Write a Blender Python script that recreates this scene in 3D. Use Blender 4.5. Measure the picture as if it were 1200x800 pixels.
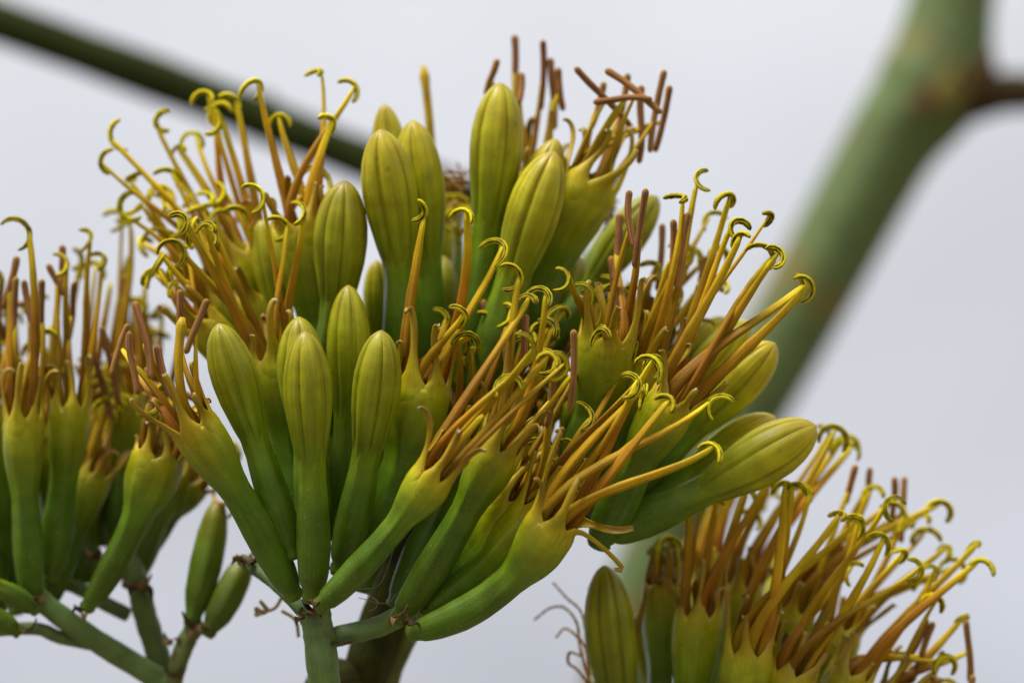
import bpy, math, random
import numpy as np
from math import radians, pi, sin, cos

# ------------------------------------------------------------------ camera, sky, sun, exposure
scene = bpy.context.scene
for o in list(bpy.data.objects):
    bpy.data.objects.remove(o)
COL = scene.collection
rng = np.random.default_rng(7)
random.seed(7)

PITCH = radians(14.0)
CAM = np.array((0.0, 0.0, 2.35))
FWD = np.array((0.0, cos(PITCH), sin(PITCH)))
RIGHT = np.array((1.0, 0.0, 0.0))
UP = np.array((0.0, -sin(PITCH), cos(PITCH)))
DOWN = np.array((0.0, 0.0, -1.0))
PX = 0.00025                      # metres per photo pixel at 1 m

cd = bpy.data.cameras.new('camera')
cam = bpy.data.objects.new('camera', cd)
COL.objects.link(cam)
cam.location = CAM
cam.rotation_euler = (radians(90) + PITCH, 0, 0)
cd.sensor_width = 36.0
cd.lens = 120.0
cd.clip_start = 0.05
cd.clip_end = 3000.0
cd.dof.use_dof = True
cd.dof.focus_distance = 0.985
cd.dof.aperture_fstop = 5.6
cd.dof.aperture_blades = 0
scene.camera = cam

SUN_DIR = np.array((-0.42, -0.36, 1.0))
SUN_DIR /= np.linalg.norm(SUN_DIR)
elev = math.asin(SUN_DIR[2])
world = bpy.data.worlds.new('World')
scene.world = world
world.use_nodes = True
wn, wl = world.node_tree.nodes, world.node_tree.links
wn.clear()
wout = wn.new('ShaderNodeOutputWorld')
wbg = wn.new('ShaderNodeBackground')
wbg.inputs['Strength'].default_value = 0.1
sky = wn.new('ShaderNodeTexSky')
sky.sky_type = 'NISHITA'
sky.sun_disc = False
sky.sun_elevation = elev
sky.sun_rotation = math.atan2(SUN_DIR[0], SUN_DIR[1])
tc = wn.new('ShaderNodeTexCoord')
sep = wn.new('ShaderNodeSeparateXYZ')
wl.new(tc.outputs['Generated'], sep.inputs[0])
grad = wn.new('ShaderNodeValToRGB')            # overcast sky: brighter overhead than near the horizon
wl.new(sep.outputs['Z'], grad.inputs[0])
grad.color_ramp.elements[0].position = 0.0
grad.color_ramp.elements[0].color = (0.332, 0.342, 0.384, 1)
grad.color_ramp.elements[1].position = 1.0
grad.color_ramp.elements[1].color = (1.0, 1.0, 1.0, 1)
cmap = wn.new('ShaderNodeMapping')
cmap.inputs['Scale'].default_value = (1.0, 1.0, 1.5)
cmap.inputs['Location'].default_value = (0.3, 0.0, 0.0)
wl.new(tc.outputs['Generated'], cmap.inputs[0])
cn = wn.new('ShaderNodeTexNoise')
cn.inputs['Scale'].default_value = 5.0
cn.inputs['Detail'].default_value = 2.0
wl.new(cmap.outputs[0], cn.inputs['Vector'])
cmr = wn.new('ShaderNodeMapRange')
cmr.inputs['From Min'].default_value = 0.3
cmr.inputs['From Max'].default_value = 0.7
cmr.inputs['To Min'].default_value = 12.6
cmr.inputs['To Max'].default_value = 15.9
wl.new(cn.outputs['Fac'], cmr.inputs['Value'])
cmul = wn.new('ShaderNodeVectorMath')
cmul.operation = 'SCALE'
wl.new(grad.outputs['Color'], cmul.inputs[0])
wl.new(cmr.outputs['Result'], cmul.inputs['Scale'])
wmix = wn.new('ShaderNodeMix')
wmix.data_type = 'RGBA'
wmix.inputs['Factor'].default_value = 0.93
wl.new(sky.outputs['Color'], wmix.inputs[6])
wl.new(cmul.outputs[0], wmix.inputs[7])
wl.new(wmix.outputs[2], wbg.inputs['Color'])
wl.new(wbg.outputs[0], wout.inputs[0])

sl = bpy.data.lights.new('sun', 'SUN')
sl.energy = 4.6
sl.angle = radians(18)
sl.color = (1.0, 0.96, 0.9)
sun = bpy.data.objects.new('sun', sl)
COL.objects.link(sun)
sun.location = (0, 0, 8)
import mathutils
sun.rotation_euler = mathutils.Vector(-SUN_DIR).to_track_quat('-Z', 'Y').to_euler()

vs = scene.view_settings
vs.view_transform = 'Standard'
vs.look = 'None'
vs.exposure = 0.0
vs.gamma = 1.0
vs.use_curve_mapping = False

# ------------------------------------------------------------------ helpers
def P(x, y, z=0.0):
    """photo pixel + metres behind the 1 m plane -> world point"""
    d = 1.0 + z
    return CAM + d * (FWD + RIGHT * (x - 600) * PX + UP * (400 - y) * PX)

def unit(v):
    return v / (np.linalg.norm(v) + 1e-12)

def bez(ctrl, ts):
    ts = np.asarray(ts, float)[:, None]
    pts = [np.repeat(np.asarray(c, float)[None, :], len(ts), 0) for c in ctrl]
    while len(pts) > 1:
        pts = [pts[i] * (1 - ts) + pts[i + 1] * ts for i in range(len(pts) - 1)]
    return pts[0]

def catmull(pts, n):
    p = np.asarray(pts, float)
    p = np.vstack([2 * p[0] - p[1], p, 2 * p[-1] - p[-2]])
    out = []
    m = len(p) - 3
    for u in np.linspace(0, m, n):
        i = min(int(u), m - 1)
        t = u - i
        a, b, c, d = p[i:i + 4]
        out.append(0.5 * ((2 * b) + (c - a) * t + (2 * a - 5 * b + 4 * c - d) * t * t + (3 * b - a - 3 * c + d) * t ** 3))
    return np.array(out)

def frames(pts, hint=None):
    T = np.gradient(pts, axis=0)
    T /= np.linalg.norm(T, axis=1)[:, None] + 1e-12
    h = -FWD if hint is None else hint
    n = h - T[0] * np.dot(h, T[0])
    if np.linalg.norm(n) < 1e-4:
        n = UP - T[0] * np.dot(UP, T[0])
    n = unit(n)
    N = [n]
    for i in range(1, len(pts)):
        n = N[-1] - T[i] * np.dot(N[-1], T[i])
        N.append(unit(n))
    N = np.array(N)
    B = np.cross(T, N)
    return T, N, B

WORLD_ORG = {}
def make_obj(name, V, F, mat, parent=None, origin=None, col=None, tuv=None, smooth=True):
    V = np.asarray(V, float)
    origin = V[0] if origin is None else np.asarray(origin)
    me = bpy.data.meshes.new(name)
    me.from_pydata((V - origin).tolist(), [], F)
    if smooth:
        me.polygons.foreach_set('use_smooth', np.ones(len(me.polygons), bool))
    if col is not None:
        a = me.color_attributes.new('Col', 'FLOAT_COLOR', 'POINT')
        c = np.ones((len(V), 4), np.float32)
        c[:, :3] = col
        a.data.foreach_set('color', c.ravel())
    if tuv is not None:
        a = me.attributes.new('tuv', 'FLOAT_VECTOR', 'POINT')
        a.data.foreach_set('vector', np.asarray(tuv, np.float32).ravel())
    me.materials.append(mat)
    o = bpy.data.objects.new(name, me)
    COL.objects.link(o)
    po = np.zeros(3)
    if parent is not None:
        o.parent = parent
        po = WORLD_ORG[parent.name]
    o.location = origin - po
    WORLD_ORG[o.name] = origin
    return o

def empty(name, loc, label, cat, group=None):
    o = bpy.data.objects.new(name, None)
    COL.objects.link(o)
    o.empty_display_size = 0.01
    o.location = loc
    WORLD_ORG[o.name] = np.asarray(loc, float)
    o['label'] = label
    o['category'] = cat
    if group:
        o['group'] = group
    return o

def grid_faces(n, m, wrap):
    F = []
    for i in range(n - 1):
        for j in range(m if wrap else m - 1):
            k = (j + 1) % m
            F.append((i * m + j, i * m + k, (i + 1) * m + k, (i + 1) * m + j))
    return F

def ramp(t, stops):
    t = np.atleast_1d(t)
    xs = [s[0] for s in stops]
    return np.stack([np.interp(t, xs, [s[1][c] for s in stops]) for c in range(3)], 1)

def tube_mesh(pts, rad, n=8, squash=1.0, hint=None, prof=None, seed=0.0):
    """capped tube; prof(theta) multiplies the radius"""
    T, N, B = frames(pts, hint)
    th = np.linspace(0, 2 * pi, n, endpoint=False)
    pr = np.ones(n) if prof is None else prof(th)
    V, tuv = [], []
    L = np.concatenate([[0], np.cumsum(np.linalg.norm(np.diff(pts, axis=0), axis=1))])
    for i in range(len(pts)):
        r = rad[i] * pr
        V.append(pts[i] + np.outer(cos_(th) * r, N[i]) + np.outer(sin_(th) * r * squash, B[i]))
        tuv.append(np.stack([np.full(n, L[i]), np.minimum(th, 2 * pi - th) / pi, np.full(n, seed)], 1))
    V = np.vstack(V)
    tuv = np.vstack(tuv)
    F = grid_faces(len(pts), n, True)
    a = len(V)
    V = np.vstack([V, pts[0], pts[-1]])
    tuv = np.vstack([tuv, [0, .5, seed], [L[-1], .5, seed]])
    m = (len(pts) - 1) * n
    for j in range(n):
        F.append((a, (j + 1) % n, j))
        F.append((a + 1, m + j, m + (j + 1) % n))
    return V, F, tuv

cos_, sin_ = np.cos, np.sin

def sstep(a, b, x):
    t = np.clip((np.asarray(x, float) - a) / (b - a), 0, 1)
    return t * t * (3 - 2 * t)

# ------------------------------------------------------------------ materials
def plant_mat(name, rough=0.45, streak=0.18, blot=0.15, spot=0.0, bump=0.25, bscale=2200.0, sss=0.0, spec=0.35,
              streak_scale=(60, 14, 7), spotcol=(0.12, 0.08, 0.02), solid=None, coat=0.0, speck=0.0):
    m = bpy.data.materials.new(name)
    m.use_nodes = True
    nt, lk = m.node_tree.nodes, m.node_tree.links
    b = nt['Principled BSDF']
    b.inputs['Roughness'].default_value = rough
    b.inputs['Specular IOR Level'].default_value = spec
    b.inputs['Subsurface Weight'].default_value = sss
    b.inputs['Subsurface Radius'].default_value = (0.6, 0.5, 0.12)
    b.inputs['Subsurface Scale'].default_value = 0.003
    b.inputs['Coat Weight'].default_value = coat
    b.inputs['Coat Roughness'].default_value = 0.35
    at = nt.new('ShaderNodeAttribute'); at.attribute_name = 'Col'
    tv = nt.new('ShaderNodeAttribute'); tv.attribute_name = 'tuv'
    geo = nt.new('ShaderNodeNewGeometry')
    col = at.outputs['Color']
    mp = nt.new('ShaderNodeMapping'); mp.inputs['Scale'].default_value = streak_scale
    lk.new(tv.outputs['Vector'], mp.inputs[0])
    n1 = nt.new('ShaderNodeTexNoise'); n1.inputs['Scale'].default_value = 1.0; n1.inputs['Detail'].default_value = 5
    lk.new(mp.outputs[0], n1.inputs['Vector'])
    n2 = nt.new('ShaderNodeTexNoise'); n2.inputs['Scale'].default_value = 130.0; n2.inputs['Detail'].default_value = 4
    lk.new(geo.outputs['Position'], n2.inputs['Vector'])
    def mapr(src, lo, hi, a=0.3, z=0.7):
        r = nt.new('ShaderNodeMapRange')
        r.inputs['From Min'].default_value = a; r.inputs['From Max'].default_value = z
        r.inputs['To Min'].default_value = lo; r.inputs['To Max'].default_value = hi
        lk.new(src, r.inputs['Value'])
        return r.outputs['Result']
    def scale(c, f):
        v = nt.new('ShaderNodeVectorMath'); v.operation = 'SCALE'
        lk.new(c, v.inputs[0]); lk.new(f, v.inputs['Scale'])
        return v.outputs[0]
    col = scale(col, mapr(n1.outputs['Fac'], 1 - streak, 1 + streak))
    col = scale(col, mapr(n2.outputs['Fac'], 1 - blot, 1 + blot))
    n5 = nt.new('ShaderNodeTexNoise'); n5.inputs['Scale'].default_value = 48.0; n5.inputs['Detail'].default_value = 3
    lk.new(geo.outputs['Position'], n5.inputs['Vector'])
    hs = nt.new('ShaderNodeHueSaturation')
    lk.new(col, hs.inputs['Color'])
    lk.new(mapr(n5.outputs['Fac'], .488, .512), hs.inputs['Hue'])
    lk.new(mapr(n5.outputs['Fac'], .86, 1.14), hs.inputs['Value'])
    hs.inputs['Saturation'].default_value = 1.0
    col = hs.outputs['Color']
    if spot > 0:
        n3 = nt.new('ShaderNodeTexNoise'); n3.inputs['Scale'].default_value = 420.0; n3.inputs['Detail'].default_value = 3
        lk.new(geo.outputs['Position'], n3.inputs['Vector'])
        f = mapr(n3.outputs['Fac'], 0.0, spot, 0.64, 0.74)
        mx = nt.new('ShaderNodeMix'); mx.data_type = 'RGBA'
        lk.new(f, mx.inputs['Factor']); lk.new(col, mx.inputs[6]); mx.inputs[7].default_value = (*spotcol, 1)
        col = mx.outputs[2]
    if speck > 0:
        n6 = nt.new('ShaderNodeTexNoise'); n6.inputs['Scale'].default_value = 1100.0; n6.inputs['Detail'].default_value = 1
        lk.new(geo.outputs['Position'], n6.inputs['Vector'])
        f6 = mapr(n6.outputs['Fac'], 0.0, speck, 0.69, 0.75)
        mx6 = nt.new('ShaderNodeMix'); mx6.data_type = 'RGBA'
        lk.new(f6, mx6.inputs['Factor']); lk.new(col, mx6.inputs[6]); mx6.inputs[7].default_value = (.36, .33, .14, 1)
        col = mx6.outputs[2]
    lk.new(col, b.inputs['Base Color'])
    nb = nt.new('ShaderNodeTexNoise'); nb.inputs['Scale'].default_value = bscale; nb.inputs['Detail'].default_value = 3
    lk.new(geo.outputs['Position'], nb.inputs['Vector'])
    add = nt.new('ShaderNodeMath'); add.operation = 'ADD'
    lk.new(nb.outputs['Fac'], add.inputs[0]); lk.new(n1.outputs['Fac'], add.inputs[1])
    bp = nt.new('ShaderNodeBump'); bp.inputs['Strength'].default_value = bump; bp.inputs['Distance'].default_value = 0.0004
    lk.new(add.outputs[0], bp.inputs['Height'])
    lk.new(bp.outputs[0], b.inputs['Normal'])
    lk.new(mapr(n2.outputs['Fac'], rough - 0.08, rough + 0.12), b.inputs['Roughness'])
    return m

M_BODY = plant_mat('waxy_green_flesh', rough=0.36, streak=.15, blot=.2, speck=.35, spot=0.45, bump=0.22, spec=.36, spotcol=(0.10, 0.10, 0.02))
M_TEPAL = plant_mat('flower_tepal', rough=0.38, streak=.14, blot=.2, speck=.3, spot=0.5, bump=0.2, spec=.34, spotcol=(0.22, 0.11, 0.02))
M_FIL = plant_mat('filament', rough=0.5, streak=0.22, blot=0.18, bump=0.3, sss=0.0, spec=.16, streak_scale=(40, 10, 7), spot=0.2, spotcol=(0.16, 0.06, 0.01))
M_ANTH = plant_mat('curled_anther', rough=0.75, streak=0.15, blot=0.22, bump=0.9, bscale=2600, sss=0.0, spec=0.15)
M_ROD = plant_mat('brown_anther', rough=0.65, streak=0.3, blot=0.2, bump=0.6, sss=0.0, spec=0.12, streak_scale=(60, 9, 7))
M_STEM = plant_mat('stem_skin', rough=0.55, streak=0.15, blot=0.3, spot=0.6, bump=0.4, spotcol=(0.13, 0.07, 0.02), sss=0.0)
M_BARK = plant_mat('dark_bark', rough=0.85, streak=.2, blot=.3, bump=.5, spec=.08)
M_DRY = plant_mat('dry_scale', rough=0.8, streak=0.35, blot=0.4, bump=0.8, sss=0.0, spec=0.15)

GREEN = np.array((0.085, 0.175, 0.018))
# ------------------------------------------------------------------ plant organs
def axis_pts(p0, p1, bend, n_ts, bend_z=0.0):
    """curved axis from p0 to p1, bending sideways in the picture plane by 'bend' pixels"""
    d = p1 - p0
    side = unit(np.cross(FWD, d))
    mid = (p0 + p1) / 2 + side * bend * PX * 2 + FWD * bend_z * 2
    return bez([p0, mid, p1], n_ts)

BUD_PROF = [(0, .40), (.025, .50), (.042, .40), (.06, .54), (.10, .66), (.2, .76), (.28, .75), (.37, .66), (.44, .58), (.50, .61), (.58, .77), (.68, .94),
            (.76, 1.0), (.83, .97), (.89, .85), (.94, .66), (.97, .48), (.99, .28), (1, .06)]
FLO_PROF = [(0, .40), (.025, .52), (.045, .40), (.065, .56), (.14, .68), (.28, .78), (.40, .77), (.52, .69), (.60, .64), (.67, .69), (.75, .84), (.84, .97),
            (.91, 1.0), (.96, .97), (1, .90)]

def smooth_prof(pr):
    xs = np.array([p[0] for p in pr]); ys = np.array([p[1] for p in pr])
    fine = np.linspace(0, 1, 401)
    y = np.interp(fine, xs, ys)
    k = np.hanning(9); k /= k.sum()
    yp = np.concatenate([np.full(4, y[0]), y, 2 * y[-1] - y[-2:-6:-1]])
    ys2 = np.convolve(yp, k, 'valid')
    return lambda t: np.interp(t, fine, ys2)
BUD_R, FLO_R = smooth_prof(BUD_PROF), smooth_prof(FLO_PROF)

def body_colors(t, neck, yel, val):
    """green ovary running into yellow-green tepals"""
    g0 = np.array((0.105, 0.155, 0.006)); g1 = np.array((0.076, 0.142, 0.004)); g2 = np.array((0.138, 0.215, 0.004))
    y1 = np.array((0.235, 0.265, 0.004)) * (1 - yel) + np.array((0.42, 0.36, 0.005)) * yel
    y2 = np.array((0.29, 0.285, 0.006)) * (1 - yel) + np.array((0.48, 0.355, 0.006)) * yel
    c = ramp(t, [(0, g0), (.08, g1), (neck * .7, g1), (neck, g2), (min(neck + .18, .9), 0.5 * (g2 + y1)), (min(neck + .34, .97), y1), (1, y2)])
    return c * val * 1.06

def bud(par, base, tip, w, bend=0, yel=0.5, val=1.0, neck=0.45, twist=None, ow=1.0):
    p0, p1 = P(*base), P(*tip)
    seed = rng.uniform(0, 50)
    R = w * PX * (1 + (base[2] + tip[2]) / 2) / 2
    n = 56
    u = np.linspace(0, 1, n)
    ts = 1 - (1 - u) ** 1.25
    # neck may sit lower or higher than in the standard outline
    warp = lambda t: np.interp(t, [0, neck, 1], [0, .45, 1])
    Rt = lambda t: BUD_R(warp(t)) * np.where(warp(t) < .45, ow + (1 - ow) * sstep(.3, .5, warp(t)), 1)
    ax = axis_pts(p0, p1, bend, ts)
    T, N, B = frames(ax)
    nth = 36
    tw = rng.uniform(0, pi / 3) if twist is None else radians(twist)
    th = np.linspace(0, 2 * pi, nth, endpoint=False)
    ph1, ph2 = rng.uniform(0, 6.28, 2)
    la, lb = rng.uniform(.015, .045, 2)
    lump = lambda t, a: 1 + la * np.sin(2 * a + ph1 + 5 * t) + lb * np.sin(6 * t + ph2 + a) * (1 - sstep(.85, 1, t) * .5)
    jit = rng.uniform(-.13, .13, 6)
    tipb = rng.uniform(.15, .75)
    V, cc, tuv = [], [], []
    Ltot = np.linalg.norm(p1 - p0)
    for i in range(n):
        t = ts[i]
        ridge = 1 + .085 * (1 - 2 * np.abs(np.sin(3 * (th - tw))) ** .8) * np.exp(-((warp(t) - .44) / .13) ** 2)
        r = R * Rt(t) * ridge * lump(t, th) * (1 - .16 * sstep(.46, .60, warp(t)))
        V.append(ax[i] + np.outer(cos_(th) * r, N[i]) + np.outer(sin_(th) * r, B[i]))
        c = body_colors(np.full(nth, t), neck, yel, val)
        cc.append(c)
        tuv.append(np.stack([np.full(nth, t * Ltot), np.minimum(th, 2 * pi - th) / pi, np.full(nth, seed)], 1))
    V = np.vstack(V); cc = np.vstack(cc); tuv = np.vstack(tuv)
    F = grid_faces(n, nth, True)
    a = len(V)
    V = np.vstack([V, ax[0], ax[-1]])
    cc = np.vstack([cc, cc[0], cc[-1]]); tuv = np.vstack([tuv, tuv[0], tuv[-1]])
    for j in range(nth):
        F.append((a, (j + 1) % nth, j)); F.append((a + 1, (n - 1) * nth + j, (n - 1) * nth + (j + 1) % nth))
    o = make_obj('flower_bud', V, F, M_BODY, par, p0, cc, tuv)
    # six tepals closed over the bud, three outer ones lapping three inner ones
    nt_, na = 30, 13
    t0 = np.interp(.43, [0, .45, 1], [0, neck, 1])
    tt = t0 + (1 - t0) * (1 - (1 - np.linspace(0, 1, nt_)) ** 1.35)
    axt = axis_pts(p0, p1, bend, tt)
    fi = np.array([np.interp(tt, ts, np.arange(n))]).ravel()
    aa = np.sin(np.linspace(-1, 1, na) * pi / 2 * .98)
    for k in range(6):
        outer = k % 2 == 0
        half = radians(36 if outer else 28)
        V, cc, tuv = [], [], []
        for i in range(nt_):
            j = min(int(fi[i]), n - 2); f = fi[i] - j
            Ni = unit(N[j] * (1 - f) + N[j + 1] * f); Bi = unit(B[j] * (1 - f) + B[j + 1] * f)
            wt = float(warp(tt[i]))
            lift = sstep(.43, .56, wt)
            th = tw + k * pi / 3 + jit[k] + aa * half
            keel = (.125 if outer else .10) * (1 - np.abs(aa) ** 2.2) - .035 * np.exp(-(aa / .10) ** 2)
            edge = 1 - (.10 if outer else .20) * np.abs(aa) ** 7
            fade = sstep(1.0, .93, wt)
            r = R * float(Rt(tt[i])) * (.90 + lift * ((.0 if outer else -.01) + .0 + keel * (.35 + .65 * fade))) * (1 + (edge - 1) * (.3 + .7 * lift) * (0.25 + .75 * fade)) * lump(tt[i], th)
            V.append(axt[i] + np.outer(cos_(th) * r, Ni) + np.outer(sin_(th) * r, Bi))
            c = body_colors(np.full(na, tt[i]), neck, yel, val * (1.0 if outer else .93))
            # colour darkened on the midline and margins, with a browner, slightly hooded tip
            c = c * (1 - .10 * (np.exp(-(aa / .12) ** 2)) - .30 * np.abs(aa) ** 8)[:, None]
            kt = tipb * sstep(.96, 1.0, tt[i])
            c = c * (1 - kt) + np.array((0.27, 0.17, 0.012)) * val * kt
            cc.append(c)
            tuv.append(np.stack([np.full(na, tt[i] * Ltot), aa * .3 + k * 1.7, np.full(na, seed)], 1))
        make_obj('tepal', np.vstack(V), grid_faces(nt_, na, False), M_TEPAL, o, V[0][0], np.vstack(cc), np.vstack(tuv))
    return o

def strap(name, cen, wid, thick, wdir, ndir, par, cols, chan=0.6, mat=None, seed=0.0, na=7):
    """thick channelled strap along centre line 'cen'"""
    n = len(cen)
    aa = np.linspace(-1, 1, na)
    T = np.gradient(cen, axis=0); T /= np.linalg.norm(T, axis=1)[:, None]
    top, bot, cc, tuv = [], [], [], []
    L = np.concatenate([[0], np.cumsum(np.linalg.norm(np.diff(cen, axis=0), axis=1))])
    w0 = wdir
    for i in range(n):
        w_ = unit(w0 - T[i] * np.dot(w0, T[i])); w0 = w_
        n_ = np.cross(w_, T[i])
        if np.dot(n_, ndir) < 0: n_ = -n_
        ndir = n_
        c = chan if np.isscalar(chan) else chan[i]
        sag = -wid[i] * c * (aa ** 2)
        e = np.sqrt(np.clip(1 - (aa * .96) ** 2, 0, 1))
        mid = cen[i] + np.outer(aa * wid[i], w_) + np.outer(sag, n_)
        h = np.outer(thick[i] * (.25 + .75 * e), n_)
        top.append(mid + h); bot.append(mid - h)
        cc.append(np.repeat(cols[i][None, :], na, 0))
        tuv.append(np.stack([np.full(na, L[i]), aa * .4, np.full(na, seed)], 1))
    V = np.vstack(top + bot)
    F = grid_faces(n, na, False)
    off = n * na
    F += [tuple(off + q for q in f[::-1]) for f in grid_faces(n, na, False)]
    for i in range(n - 1):
        a, b = i * na, (i + 1) * na
        F.append((a, b, off + b, off + a)); F.append((a + na - 1, off + a + na - 1, off + b + na - 1, b + na - 1))
    for j in range(na - 1):
        F.append((j, off + j, off + j + 1, j + 1)); e = (n - 1) * na
        F.append((e + j, e + j + 1, off + e + j + 1, off + e + j))
    return make_obj(name, V, F, mat or M_TEPAL, par, cen[0], np.vstack(cc + cc), np.vstack(tuv + tuv))

def curl(par, Tp, fdir, open_dir=None, R=None, val=1.0, span=None):
    """dehisced anther curled into a hook, hung by its middle on the filament tip"""
    rnd = rng.normal(size=3)
    if open_dir is None:
        d = unit(.75 * DOWN + .55 * RIGHT * rng.choice([-1, 1], p=[.62, .38]) * rng.uniform(.2, 1.3) + .35 * rnd)
    else:
        a = radians(open_dir)                       # picture angle of the opening, 0 = right, 90 = up
        d = unit(RIGHT * cos(a) + UP * sin(a) + .25 * FWD * rnd[0])
    vdir = unit(-FWD + .5 * rnd)
    w_ = unit(np.cross(d, vdir))
    R = (R or rng.uniform(13.5, 19)) * PX
    span = radians(span or rng.uniform(150, 245))
    s0 = rng.uniform(-.28, .28)
    s = np.linspace(-1, 1, 24)
    a = (s - s0) * span / 2
    Rr = R * (1 - rng.uniform(-.15, .3) * np.clip(s, 0, 1) - rng.uniform(-.15, .3) * np.clip(-s, 0, 1))
    cen = Tp + d * R
    pts = cen + np.outer(-Rr * cos_(a), d) + np.outer(Rr * sin_(a), w_) + np.outer(s * R * rng.uniform(-.35, .35), np.cross(d, w_))
    rad = rng.uniform(3.2, 4.3) * PX * np.sqrt(np.clip(1 - np.abs(s) ** 6, .05, 1))
    rad *= 1 + .10 * np.sin(s * 23 + rng.uniform(0, 6)) * rng.uniform(.3, 1)
    # two swollen valves with dark slits on either side
    prof = lambda th: 1 - .5 * np.exp(-((np.abs(np.mod(th + pi, 2 * pi) - pi) - 1.12) / .30) ** 2) - .5 * np.exp(-((np.abs(np.mod(th + pi, 2 * pi) - pi) - 2.24) / .30) ** 2)
    V, F, tuv = tube_mesh(pts, rad, 28, rng.uniform(.8, 1.0), hint=d * rng.choice([-1, 1]) + .4 * rnd, prof=prof, seed=rng.uniform(0, 50))
    yel = np.array((0.64, 0.53, 0.008)) * val * rng.uniform(.75, 1.1)
    drk = np.array((0.020, 0.014, 0.004))
    slit = (np.exp(-((tuv[:, 1] * pi - 1.12) / .32) ** 2) + .9 * np.exp(-((tuv[:, 1] * pi - 2.24) / .32) ** 2)) * 1.5
    slit *= .85 + .3 * np.sin(tuv[:, 0] * 1700 + rng.uniform(0, 6))
    slit = np.clip(slit, 0, 1)[:, None]
    c = yel * (1 - slit) + drk * slit
    o = make_obj('anther', V, F, M_ANTH, par, Tp, c, tuv)
    return o

def rod(par, a, b, w=10.0, val=1.0):
    """unopened straight anther"""
    n = 22
    s = (1 - np.cos(np.linspace(0, pi, n))) / 2
    L = np.linalg.norm(b - a)
    pts = axis_pts(a, b, rng.uniform(-3, 3), s) + np.outer(np.sin(s * rng.uniform(4, 8)), rng.normal(size=3)) * .00013
    e = np.minimum(s, 1 - s) * L / (w * PX * .5)
    rad = w * PX * .5 * np.sqrt(np.clip(1 - (1 - np.clip(e, 0, 1)) ** 2, .06, 1)) * (1 - .12 * s)
    rad *= 1 + .03 * np.sin(s * 17 + rng.uniform(0, 6))
    prof = lambda th: 1 - .28 * np.exp(-((np.abs(np.mod(th + pi, 2 * pi) - pi) - .35) / .25) ** 2) - .2 * np.exp(-((np.mod(th, 2 * pi) - pi) / .35) ** 2)
    V, F, tuv = tube_mesh(pts, rad, 14, .85, hint=-FWD + .8 * rng.normal(size=3), prof=prof, seed=rng.uniform(0, 50))
    base = np.array((0.33, 0.155, 0.048)) * val * rng.uniform(.8, 1.15)
    slit = np.exp(-((tuv[:, 1] * pi - .35) / .2) ** 2)[:, None]
    c = base * (1 - .55 * slit)
    q = np.clip(tuv[:, 0] / L, 0, 1)[:, None]
    tipc = np.array((0.36, 0.22, 0.02))
    k = sstep(.94, 1, q) + sstep(.06, 0, q)
    c = c * (1 - .6 * k) + tipc * .6 * k
    return make_obj('anther', V, F, M_ROD, par, (a + b) / 2, c, tuv)

def filament(par, p0, d0, p1, w0, w1, val=1.0, sway=None, tipyel=True):
    L = np.linalg.norm(p1 - p0)
    sw = rng.normal(size=3) * .035 * L if sway is None else sway
    n = 16
    s = np.linspace(0, 1, n)
    pts = bez([p0, p0 + d0 * L * .35, p0 * .3 + p1 * .7 + sw, p1], s)
    rad = PX * .5 * 1.1 * (w0 + (w1 * .76 - w0) * s ** .85)
    rad *= 1 + .035 * np.sin(s * rng.uniform(20, 40) + rng.uniform(0, 6)) + .03 * rng.normal(size=n)
    rad *= 1 + .04 * np.sin(s * 9 + rng.uniform(0, 6))
    rad[-1] *= .6
    prof = lambda th: 1 + .06 * np.cos(2 * th) - .26 * np.exp(-((np.mod(th, 2 * pi) - pi / 2) / .4) ** 2) - .2 * np.exp(-((np.mod(th, 2 * pi) - 1.4 * pi) / .4) ** 2)
    V, F, tuv = tube_mesh(pts, rad, 14, rng.uniform(.72, .98), hint=rng.normal(size=3), prof=prof, seed=rng.uniform(0, 50))
    q = np.clip(tuv[:, 0] / L, 0, 1)
    k = rng.uniform(.66, 1.2)
    hue = rng.uniform(-.035, .03)
    c = ramp(q, [(0, (.27 * k, (.145 + hue) * k, .003)), (.25, (.29 * k, (.135 + hue) * k, .003)), (.6, (.38 * k, (.20 + hue) * k, .004)), (.88, (.50, .34, .005)), (1, (.58, .46, .007))]) * val
    return make_obj('filament', V, F, M_FIL, par, p0, c, tuv)

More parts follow.
